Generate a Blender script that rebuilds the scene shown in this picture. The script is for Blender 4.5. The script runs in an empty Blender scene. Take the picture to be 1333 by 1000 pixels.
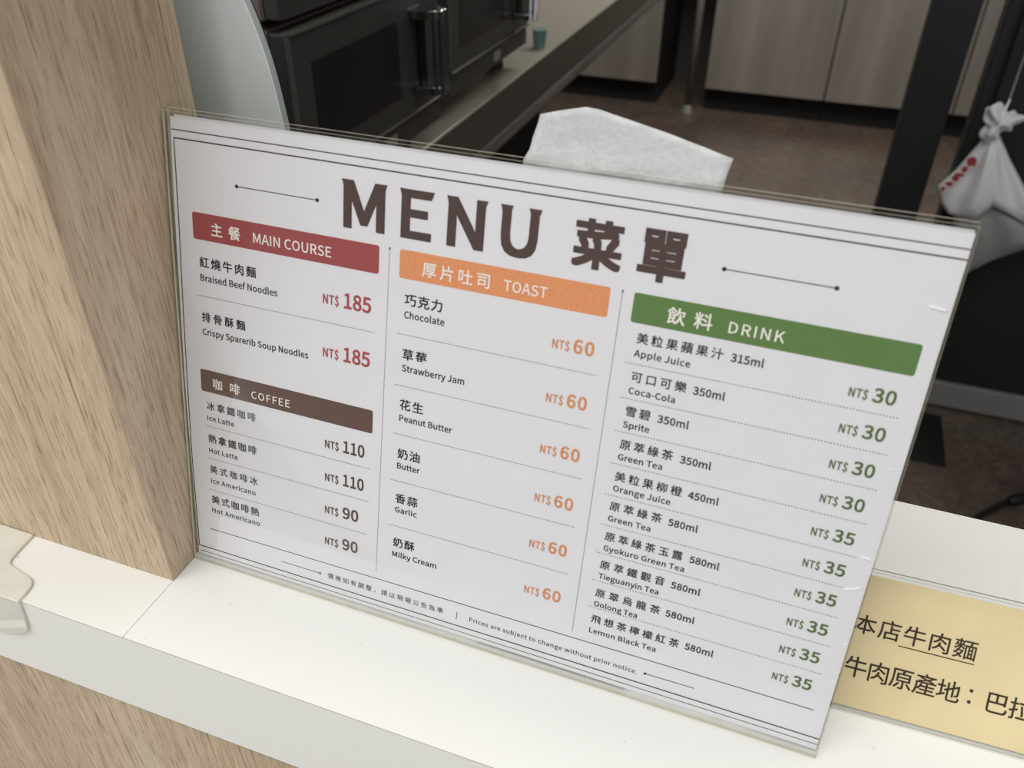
import bpy, bmesh, math, random
from mathutils import Matrix, Vector

# ------------------------------------------------------------------ camera, world, lights, exposure
sc = bpy.context.scene
COL = sc.collection
MM = 0.001
R = math.radians


def lin(c):
    c = c / 255.0
    return c / 12.92 if c <= 0.04045 else ((c + 0.055) / 1.055) ** 2.4


def rgb(r, g, b, k=1.0):
    return (lin(r) * k, lin(g) * k, lin(b) * k, 1.0)


cam_d = bpy.data.cameras.new('camera')
cam = bpy.data.objects.new('camera', cam_d)
COL.objects.link(cam)
cam_d.sensor_width = 36.0
cam_d.lens = 36.0 * 1086.33 / 1333.0
cam_d.clip_start = 0.02
cam_d.clip_end = 60
cam.matrix_world = Matrix.Translation(Vector((246.32, -168.85, 315.82)) * MM) @ (
    Matrix.Rotation(R(19.47), 4, 'Z') @ Matrix.Rotation(R(54.53), 4, 'X') @ Matrix.Rotation(R(0.63), 4, 'Z'))
cam_d.dof.use_dof = True
cam_d.dof.focus_distance = 0.42
cam_d.dof.aperture_fstop = 13.0
sc.camera = cam
sc.cycles.filter_width = 1.1

world = bpy.data.worlds.new('world')
sc.world = world
world.use_nodes = True
bg = world.node_tree.nodes['Background']
bg.inputs[0].default_value = (0.97, 0.98, 1.0, 1)
bg.inputs[1].default_value = 0.70


def area_light(name, loc, size, size_y, power, color=(1, 1, 1), rot=(0, 0, 0)):
    d = bpy.data.lights.new(name, 'AREA')
    d.shape = 'RECTANGLE'
    d.size, d.size_y, d.energy, d.color = size, size_y, power, color
    o = bpy.data.objects.new(name, d)
    COL.objects.link(o)
    o.location, o.rotation_euler = loc, rot
    return o


# ceiling panels of the hall on the customers' side, plus unseen fills added to brighten counter and kitchen
area_light('hall_light', (-0.75, -1.0, 1.80), 2.2, 1.0, 29, (1.0, 0.998, 0.98))
area_light('counter_fill', (0.55, 0.62, 1.40), 1.4, 0.35, 7.5, (1.0, 0.995, 0.975))
area_light('kitchen_fill', (0.1, 2.9, 1.33), 1.6, 0.8, 36, (1.0, 0.97, 0.93))

sc.view_settings.view_transform = 'Standard'
sc.view_settings.look = 'None'
sc.view_settings.exposure = 0.0
sc.view_settings.gamma = 1.0
sc.view_settings.use_curve_mapping = False

# ------------------------------------------------------------------ materials


def new_mat(name):
    m = bpy.data.materials.new(name)
    m.use_nodes = True
    nt = m.node_tree
    return m, nt, nt.nodes['Principled BSDF'], nt.nodes['Material Output']


def N(nt, kind, **kw):
    n = nt.nodes.new(kind)
    for k, v in kw.items():
        if k in n.inputs.keys():
            n.inputs[k].default_value = v
        else:
            setattr(n, k, v)
    return n


def coords(nt, scale, space='Object'):
    tc = N(nt, 'ShaderNodeTexCoord')
    mp = N(nt, 'ShaderNodeMapping')
    mp.inputs['Scale'].default_value = scale
    nt.links.new(tc.outputs[space], mp.inputs[0])
    return mp


def ramp(nt, src, stops):
    r = N(nt, 'ShaderNodeValToRGB')
    e = r.color_ramp.elements
    e[0].position, e[0].color = stops[0]
    e[1].position, e[1].color = stops[-1]
    for p, c in stops[1:-1]:
        x = e.new(p)
        x.color = c
    nt.links.new(src, r.inputs[0])
    return r


def bump(nt, b, src, strength, dist=0.001):
    n = N(nt, 'ShaderNodeBump')
    n.inputs['Strength'].default_value = strength
    n.inputs['Distance'].default_value = dist
    nt.links.new(src, n.inputs['Height'])
    nt.links.new(n.outputs[0], b.inputs['Normal'])


def plain(name, col, rough=0.6, metal=0.0, var=0.04, scale=30.0, spec=0.5, bmp=0.0):
    """one colour with a slight procedural mottling"""
    m, nt, b, out = new_mat(name)
    mp = coords(nt, (scale,) * 3)
    nz = N(nt, 'ShaderNodeTexNoise', Scale=1.0, Detail=3.0)
    nt.links.new(mp.outputs[0], nz.inputs['Vector'])
    lo = tuple(c * (1 - var) for c in col[:3]) + (1,)
    hi = tuple(min(1, c * (1 + var)) for c in col[:3]) + (1,)
    r = ramp(nt, nz.outputs[0], [(0.3, lo), (0.7, hi)])
    nt.links.new(r.outputs[0], b.inputs['Base Color'])
    b.inputs['Roughness'].default_value = rough
    b.inputs['Metallic'].default_value = metal
    b.inputs['Specular IOR Level'].default_value = spec
    if bmp:
        bump(nt, b, nz.outputs[0], bmp)
    return m


def oak(name, k=1.0, stretch=(1, 1, 0.045), seed=0.0):
    m, nt, b, out = new_mat(name)
    tc = N(nt, 'ShaderNodeTexCoord')

    def noise(sx, sy, sz, detail=4.0, rough=0.6, dist=0.0):
        mp = N(nt, 'ShaderNodeMapping')
        mp.inputs['Scale'].default_value = (sx, sy, sz)
        mp.inputs['Location'].default_value = (seed, seed * 1.7, seed * 0.3)
        mp.inputs['Rotation'].default_value = (R(2.5), R(-2.5), 0)
        nt.links.new(tc.outputs['Object'], mp.inputs[0])
        n = N(nt, 'ShaderNodeTexNoise', Scale=1.0, Detail=detail, Roughness=rough, Distortion=dist)
        nt.links.new(mp.outputs[0], n.inputs['Vector'])
        return n
    broad = noise(26, 26, 2.0, 4.0, 0.6, 0.8)
    grain = noise(420, 420, 24.0, 5.0, 0.7, 0.4)
    pores = noise(1300, 1300, 70.0, 2.0, 0.5)
    r1 = ramp(nt, broad.outputs[0], [(0.30, rgb(184, 162, 134, k)), (0.5, rgb(200, 180, 152, k)), (0.72, rgb(214, 196, 170, k))])
    r2 = ramp(nt, grain.outputs[0], [(0.34, (0.74, 0.71, 0.66, 1)), (0.5, (0.95, 0.94, 0.93, 1)), (0.7, (1.08, 1.08, 1.08, 1))])
    r3 = ramp(nt, pores.outputs[0], [(0.33, (0.60, 0.55, 0.50, 1)), (0.45, (1, 1, 1, 1)), (1.0, (1, 1, 1, 1))])
    lines = noise(520, 520, 5.0, 3.0, 0.6, 0.6)
    r4 = ramp(nt, lines.outputs[0], [(0.35, (0.62, 0.57, 0.52, 1)), (0.40, (1, 1, 1, 1)), (1.0, (1, 1, 1, 1))])
    m0 = N(nt, 'ShaderNodeMix', data_type='RGBA', blend_type='MULTIPLY')
    m0.inputs[0].default_value = 0.6
    nt.links.new(r1.outputs[0], m0.inputs[6])
    nt.links.new(r4.outputs[0], m0.inputs[7])
    m1 = N(nt, 'ShaderNodeMix', data_type='RGBA', blend_type='MULTIPLY')
    m2 = N(nt, 'ShaderNodeMix', data_type='RGBA', blend_type='MULTIPLY')
    m1.inputs[0].default_value = 0.85
    m2.inputs[0].default_value = 0.85
    nt.links.new(m0.outputs[2], m1.inputs[6])
    nt.links.new(r2.outputs[0], m1.inputs[7])
    nt.links.new(m1.outputs[2], m2.inputs[6])
    nt.links.new(r3.outputs[0], m2.inputs[7])
    nt.links.new(m2.outputs[2], b.inputs['Base Color'])
    b.inputs['Roughness'].default_value = 0.55
    b.inputs['Specular IOR Level'].default_value = 0.3
    bump(nt, b, grain.outputs[0], 0.25, 0.0006)
    return m


def laminate(name, col):
    m, nt, b, out = new_mat(name)
    mp = coords(nt, (160, 160, 160))
    nz = N(nt, 'ShaderNodeTexNoise', Scale=1.0, Detail=2.0)
    nt.links.new(mp.outputs[0], nz.inputs['Vector'])
    dirt = tuple(c * 0.72 for c in col[:3]) + (1,)
    r = ramp(nt, nz.outputs[0], [(0.23, dirt), (0.27, col), (1.0, col)])
    nt.links.new(r.outputs[0], b.inputs['Base Color'])
    b.inputs['Roughness'].default_value = 0.42
    b.inputs['Specular IOR Level'].default_value = 0.35
    return m


def acrylic(name, tint, refl=0.15, rough=0.02):
    """thin clear sheet: light passes straight, a fresnel share is mirrored"""
    m, nt, b, out = new_mat(name)
    nt.nodes.remove(b)
    t = N(nt, 'ShaderNodeBsdfTransparent')
    t.inputs[0].default_value = tint
    g = N(nt, 'ShaderNodeBsdfGlossy')
    g.inputs['Roughness'].default_value = rough
    fr = N(nt, 'ShaderNodeFresnel')
    fr.inputs[0].default_value = 1.45
    ml = N(nt, 'ShaderNodeMath', operation='MULTIPLY')
    ml.inputs[1].default_value = refl
    mx = N(nt, 'ShaderNodeMixShader')
    nt.links.new(fr.outputs[0], ml.inputs[0])
    nt.links.new(ml.outputs[0], mx.inputs[0])
    nt.links.new(t.outputs[0], mx.inputs[1])
    nt.links.new(g.outputs[0], mx.inputs[2])
    nt.links.new(mx.outputs[0], out.inputs[0])
    return m


def milky(name, col, clear=0.45, rough=0.35):
    """see-through but cloudy plastic: part clear, part diffuse"""
    m, nt, b, out = new_mat(name)
    mp = coords(nt, (90, 90, 90))
    nz = N(nt, 'ShaderNodeTexNoise', Scale=1.0, Detail=3.0)
    nt.links.new(mp.outputs[0], nz.inputs['Vector'])
    r = ramp(nt, nz.outputs[0], [(0.3, tuple(c * 0.9 for c in col[:3]) + (1,)), (0.7, col)])
    nt.links.new(r.outputs[0], b.inputs['Base Color'])
    b.inputs['Roughness'].default_value = rough
    t = N(nt, 'ShaderNodeBsdfTransparent')
    mx = N(nt, 'ShaderNodeMixShader')
    mx.inputs[0].default_value = clear
    nt.links.new(b.outputs[0], mx.inputs[1])
    nt.links.new(t.outputs[0], mx.inputs[2])
    nt.links.new(mx.outputs[0], out.inputs[0])
    return m


def steel(name, col, rough=0.35, stretch=(40, 40, 1.5), metal=0.85):
    m, nt, b, out = new_mat(name)
    mp = coords(nt, stretch)
    nz = N(nt, 'ShaderNodeTexNoise', Scale=1.0, Detail=4.0)
    nt.links.new(mp.outputs[0], nz.inputs['Vector'])
    r = ramp(nt, nz.outputs[0], [(0.3, tuple(c * 0.72 for c in col[:3]) + (1,)), (0.7, tuple(c * 1.15 for c in col[:3]) + (1,))])
    nt.links.new(r.outputs[0], b.inputs['Base Color'])
    b.inputs['Roughness'].default_value = rough
    b.inputs['Metallic'].default_value = metal
    bump(nt, b, nz.outputs[0], 0.1)
    return m


def vinyl(name):
    m, nt, b, out = new_mat(name)
    mp = coords(nt, (1, 1, 1))
    n1 = N(nt, 'ShaderNodeTexNoise', Scale=22.0, Detail=6.0, Roughness=0.65, Distortion=1.5)
    n2 = N(nt, 'ShaderNodeTexNoise', Scale=2.2, Detail=3.0)
    nt.links.new(mp.outputs[0], n1.inputs['Vector'])
    nt.links.new(mp.outputs[0], n2.inputs['Vector'])
    r1 = ramp(nt, n1.outputs[0], [(0.3, rgb(84, 73, 67)), (0.5, rgb(98, 86, 79)), (0.66, rgb(113, 101, 92))])
    r2 = ramp(nt, n2.outputs[0], [(0.35, (0.85, 0.82, 0.82, 1)), (0.65, (1.12, 1.10, 1.02, 1))])
    mx = N(nt, 'ShaderNodeMix', data_type='RGBA', blend_type='MULTIPLY')
    mx.inputs[0].default_value = 1.0
    nt.links.new(r1.outputs[0], mx.inputs[6])
    nt.links.new(r2.outputs[0], mx.inputs[7])
    nt.links.new(mx.outputs[2], b.inputs['Base Color'])
    b.inputs['Roughness'].default_value = 0.24
    return m


PAPER_ALBEDO = 0.80


def ink(r, g, b):
    """printed colour as the photograph shows it beside sheet white (213)"""
    w = lin(213)
    return (lin(r) / w * PAPER_ALBEDO, lin(g) / w * PAPER_ALBEDO, lin(b) / w * PAPER_ALBEDO, 1)


def print_mat(name, col, speck=0.17):
    return plain(name, col, rough=0.75, var=speck, scale=1500.0, spec=0.2)


M = {
    'oak': oak('oak_laminate', 1.02),
    'oak_shaded': oak('oak_laminate_shaded', 0.92, seed=3.0),  # same oak, darkened for the pillar side that catches less light
    'oak_band': plain('oak_edge_band', rgb(190, 168, 138), 0.5),
    'laminate': laminate('white_laminate', rgb(240, 239, 233)),
    'joint': plain('joint_shadow', rgb(120, 114, 104), 0.8),
    'paper': plain('menu_paper', (0.80, 0.785, 0.80, 1), 0.7, var=0.012, scale=60, spec=0.2),
    'card': plain('yellow_card', rgb(236, 217, 170), 0.7, var=0.06, scale=25, spec=0.2),
    'slip': plain('glassine_paper', rgb(205, 206, 204), 0.5, var=0.06, scale=500, bmp=0.4),
    'acrylic': acrylic('clear_acrylic', (0.995, 0.996, 0.994, 1)),
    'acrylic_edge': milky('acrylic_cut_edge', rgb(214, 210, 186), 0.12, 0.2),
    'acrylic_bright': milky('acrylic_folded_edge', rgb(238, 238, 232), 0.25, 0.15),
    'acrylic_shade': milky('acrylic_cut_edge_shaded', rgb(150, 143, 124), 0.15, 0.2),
    'film': plain('lifted_film_highlight', (0.93, 0.93, 0.95, 1), 0.25, var=0.0),
    'frost': milky('frosted_plastic', rgb(238, 235, 221), 0.12, 0.35),
    'apron': plain('bench_apron', rgb(74, 68, 60), 0.4),
    'grey_panel': plain('pale_grey_plastic', rgb(238, 245, 242), 0.45, var=0.02),
    'grey_edge': plain('panel_edge', rgb(170, 176, 172), 0.4),
    'steel': steel('brushed_steel', rgb(186, 180, 162), 0.35, (60, 1.5, 60), 0.45),
    'bench': plain('bench_top_steel', rgb(176, 171, 156), 0.3, 0.4, var=0.03),
    'cab': steel('cabinet_steel', rgb(205, 199, 188), 0.34, (9, 9, 0.7), 0.65),
    'rail_steel': steel('dull_steel', rgb(120, 116, 110), 0.5, (60, 3, 60), 0.3),
    'oven_trim': plain('oven_trim', rgb(84, 82, 76), 0.4),
    'oven': steel('oven_body_steel', rgb(150, 136, 130), 0.4, (60, 3, 60), 0.6),
    'oven_door': plain('oven_door_black', rgb(60, 60, 56), 0.3),
    'oven_glass': plain('oven_window_black', rgb(30, 30, 30), 0.25),
    'chrome': plain('chrome', rgb(215, 215, 215), 0.15, 1.0, var=0.02),
    'black': plain('black_painted_metal', rgb(38, 38, 38), 0.5),
    'rubber': plain('black_rubber', rgb(20, 20, 20), 0.6, bmp=0.2),
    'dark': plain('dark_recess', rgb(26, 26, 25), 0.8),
    'rail': plain('grey_base_rail', rgb(140, 139, 138), 0.5),
    'wall': plain('kitchen_wall_paint', rgb(96, 92, 86), 0.7),
    'hall_floor': plain('hall_floor_tile', rgb(190, 186, 178), 0.5),
    'vinyl': vinyl('brown_vinyl_floor'),
    'bag': plain('white_plastic_bag', rgb(244, 246, 243), 0.35, var=0.03, scale=12),
    'bag_shaded': plain('sheer_plastic_bag_shaded', rgb(150, 151, 150), 0.35, var=0.03, scale=12),  # sheer underside of the bag, its weaker light painted in as grey
    'red_print': plain('red_bag_print', rgb(176, 62, 70), 0.5),
    'teal': plain('teal_plastic', rgb(96, 132, 122), 0.5),
    'title': print_mat('title_ink', ink(78, 63, 59)),
    'text': print_mat('text_ink', ink(46, 43, 48)),
    'thin': print_mat('rule_ink', ink(62, 54, 56)),
    'dots': print_mat('dotted_ink', ink(96, 90, 88)),
    'red': print_mat('maroon_ink', ink(149, 74, 74)),
    'brown': print_mat('coffee_ink', ink(94, 72, 63)),
    'orange': print_mat('orange_ink', ink(212, 140, 95)),
    'green': print_mat('green_ink', ink(92, 120, 68)),
    'price_red': print_mat('price_red_ink', ink(162, 72, 74)),
    'price_brown': print_mat('price_brown_ink', ink(84, 68, 60)),
    'price_orange': print_mat('price_orange_ink', ink(206, 138, 92)),
    'price_green': print_mat('price_green_ink', ink(84, 104, 58)),
    'white_ink': print_mat('banner_lettering_white', ink(228, 222, 214), 0.03),
    'card_ink': print_mat('card_ink', ink(58, 47, 34)),
}

# ------------------------------------------------------------------ mesh helpers (all in millimetres)


class MB:
    def __init__(self):
        self.v, self.f, self.mi = [], [], []

    def add(self, vs, fs, mi=0):
        k = len(self.v)
        self.v += [tuple(p) for p in vs]
        self.f += [tuple(i + k for i in f) for f in fs]
        self.mi += [mi] * len(fs)
        return self

    def box(self, x0, y0, z0, x1, y1, z1, mi=0):
        vs = [(x, y, z) for z in (z0, z1) for y in (y0, y1) for x in (x0, x1)]
        fs = [(0, 2, 3, 1), (4, 5, 7, 6), (0, 1, 5, 4), (2, 6, 7, 3), (0, 4, 6, 2), (1, 3, 7, 5)]
        return self.add(vs, fs, mi)

    def quad(self, a, b, c, d, mi=0):
        return self.add([a, b, c, d], [(0, 1, 2, 3)], mi)

    def extrude(self, pts, axis, a, b, mi=0, side_mi=None):
        """polygon in the two other axes, thickened along axis from a to b"""
        def P(p, t):
            q = list(p)
            q.insert(axis, t)
            return tuple(q)
        n = len(pts)
        vs = [P(p, a) for p in pts] + [P(p, b) for p in pts]
        self.add(vs, [tuple(range(n)), tuple(range(2 * n - 1, n - 1, -1))], mi)
        self.add(vs, [(i, i + n, (i + 1) % n + n, (i + 1) % n) for i in range(n)], mi if side_mi is None else side_mi)
        return self

    def tube(self, pts, r, n=10, mi=0):
        pts = [Vector(p) for p in pts]
        rs = r if isinstance(r, (list, tuple)) else [r] * len(pts)
        rings = []
        up = Vector((0.13, 0.21, 1)).normalized()
        for i, p in enumerate(pts):
            t = (pts[min(i + 1, len(pts) - 1)] - pts[max(i - 1, 0)]).normalized()
            a = t.cross(up)
            if a.length < 1e-3:
                a = t.cross(Vector((1, 0, 0)))
            a.normalize()
            b = t.cross(a)
            rings.append([p + (a * math.cos(2 * math.pi * k / n) + b * math.sin(2 * math.pi * k / n)) * rs[i] for k in range(n)])
        vs = [v for r_ in rings for v in r_]
        fs = [(i * n + k, i * n + (k + 1) % n, (i + 1) * n + (k + 1) % n, (i + 1) * n + k)
              for i in range(len(pts) - 1) for k in range(n)]
        fs += [tuple(range(n - 1, -1, -1)), tuple(range((len(pts) - 1) * n, len(pts) * n))]
        return self.add(vs, fs, mi)

    def build(self, name, mats, parent=None, origin=None, smooth=False, bevel=0.0, seg=2, fix=True):
        me = bpy.data.meshes.new(name)
        o3 = Vector(origin) if origin else Vector((0, 0, 0))
        me.from_pydata([(Vector(v) - o3) * MM for v in self.v], [], self.f)
        if not isinstance(mats, (list, tuple)):
            mats = [mats]
        for m in mats:
            me.materials.append(m if not isinstance(m, str) else M[m])
        me.polygons.foreach_set('material_index', self.mi)
        if fix:
            bm = bmesh.new()
            bm.from_mesh(me)
            bmesh.ops.remove_doubles(bm, verts=bm.verts, dist=1e-6)
            bmesh.ops.recalc_face_normals(bm, faces=bm.faces)
            bm.to_mesh(me)
            bm.free()
        o = bpy.data.objects.new(name, me)
        COL.objects.link(o)
        if parent is not None:
            o.parent = parent
        if origin and parent is None:
            o.location = o3 * MM
        if smooth:
            for p in me.polygons:
                p.use_smooth = True
        if bevel:
            bv = o.modifiers.new('bevel', 'BEVEL')
            bv.width, bv.segments, bv.limit_method = bevel * MM, seg, 'ANGLE'
            bv.angle_limit = R(40)
            bv.harden_normals = False
        return o


def tag(o, label=None, cat=None, group=None, kind=None):
    if label:
        o['label'] = label
    if cat:
        o['category'] = cat
    if group:
        o['group'] = group
    if kind:
        o['kind'] = kind
    return o


def empty(name, loc=(0, 0, 0), mat=None):
    o = bpy.data.objects.new(name, None)
    COL.objects.link(o)
    o.empty_display_size = 0.05
    if mat is not None:
        o.matrix_world = mat
    else:
        o.location = Vector(loc) * MM
    return o


def copy_tree(o, parent=None):
    c = o.copy()
    COL.objects.link(c)
    if parent is not None:
        c.parent = parent
    for ch in list(o.children):
        copy_tree(ch, c)
    return c


def frame(origin, yaw, lean):
    """sheet frame: local x along the sheet, local y towards its back, local z up the sheet"""
    ex = Vector((math.cos(yaw), math.sin(yaw), 0))
    nn = Vector((-math.sin(yaw), math.cos(yaw), 0))
    up = Vector((0, 0, 1)) * math.cos(lean) + nn * math.sin(lean)
    ny = up.cross(ex)
    m = Matrix.Identity(4)
    for i in range(3):
        m[i][0], m[i][1], m[i][2] = ex[i], ny[i], up[i]
        m[i][3] = origin[i] * MM
    return m


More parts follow.
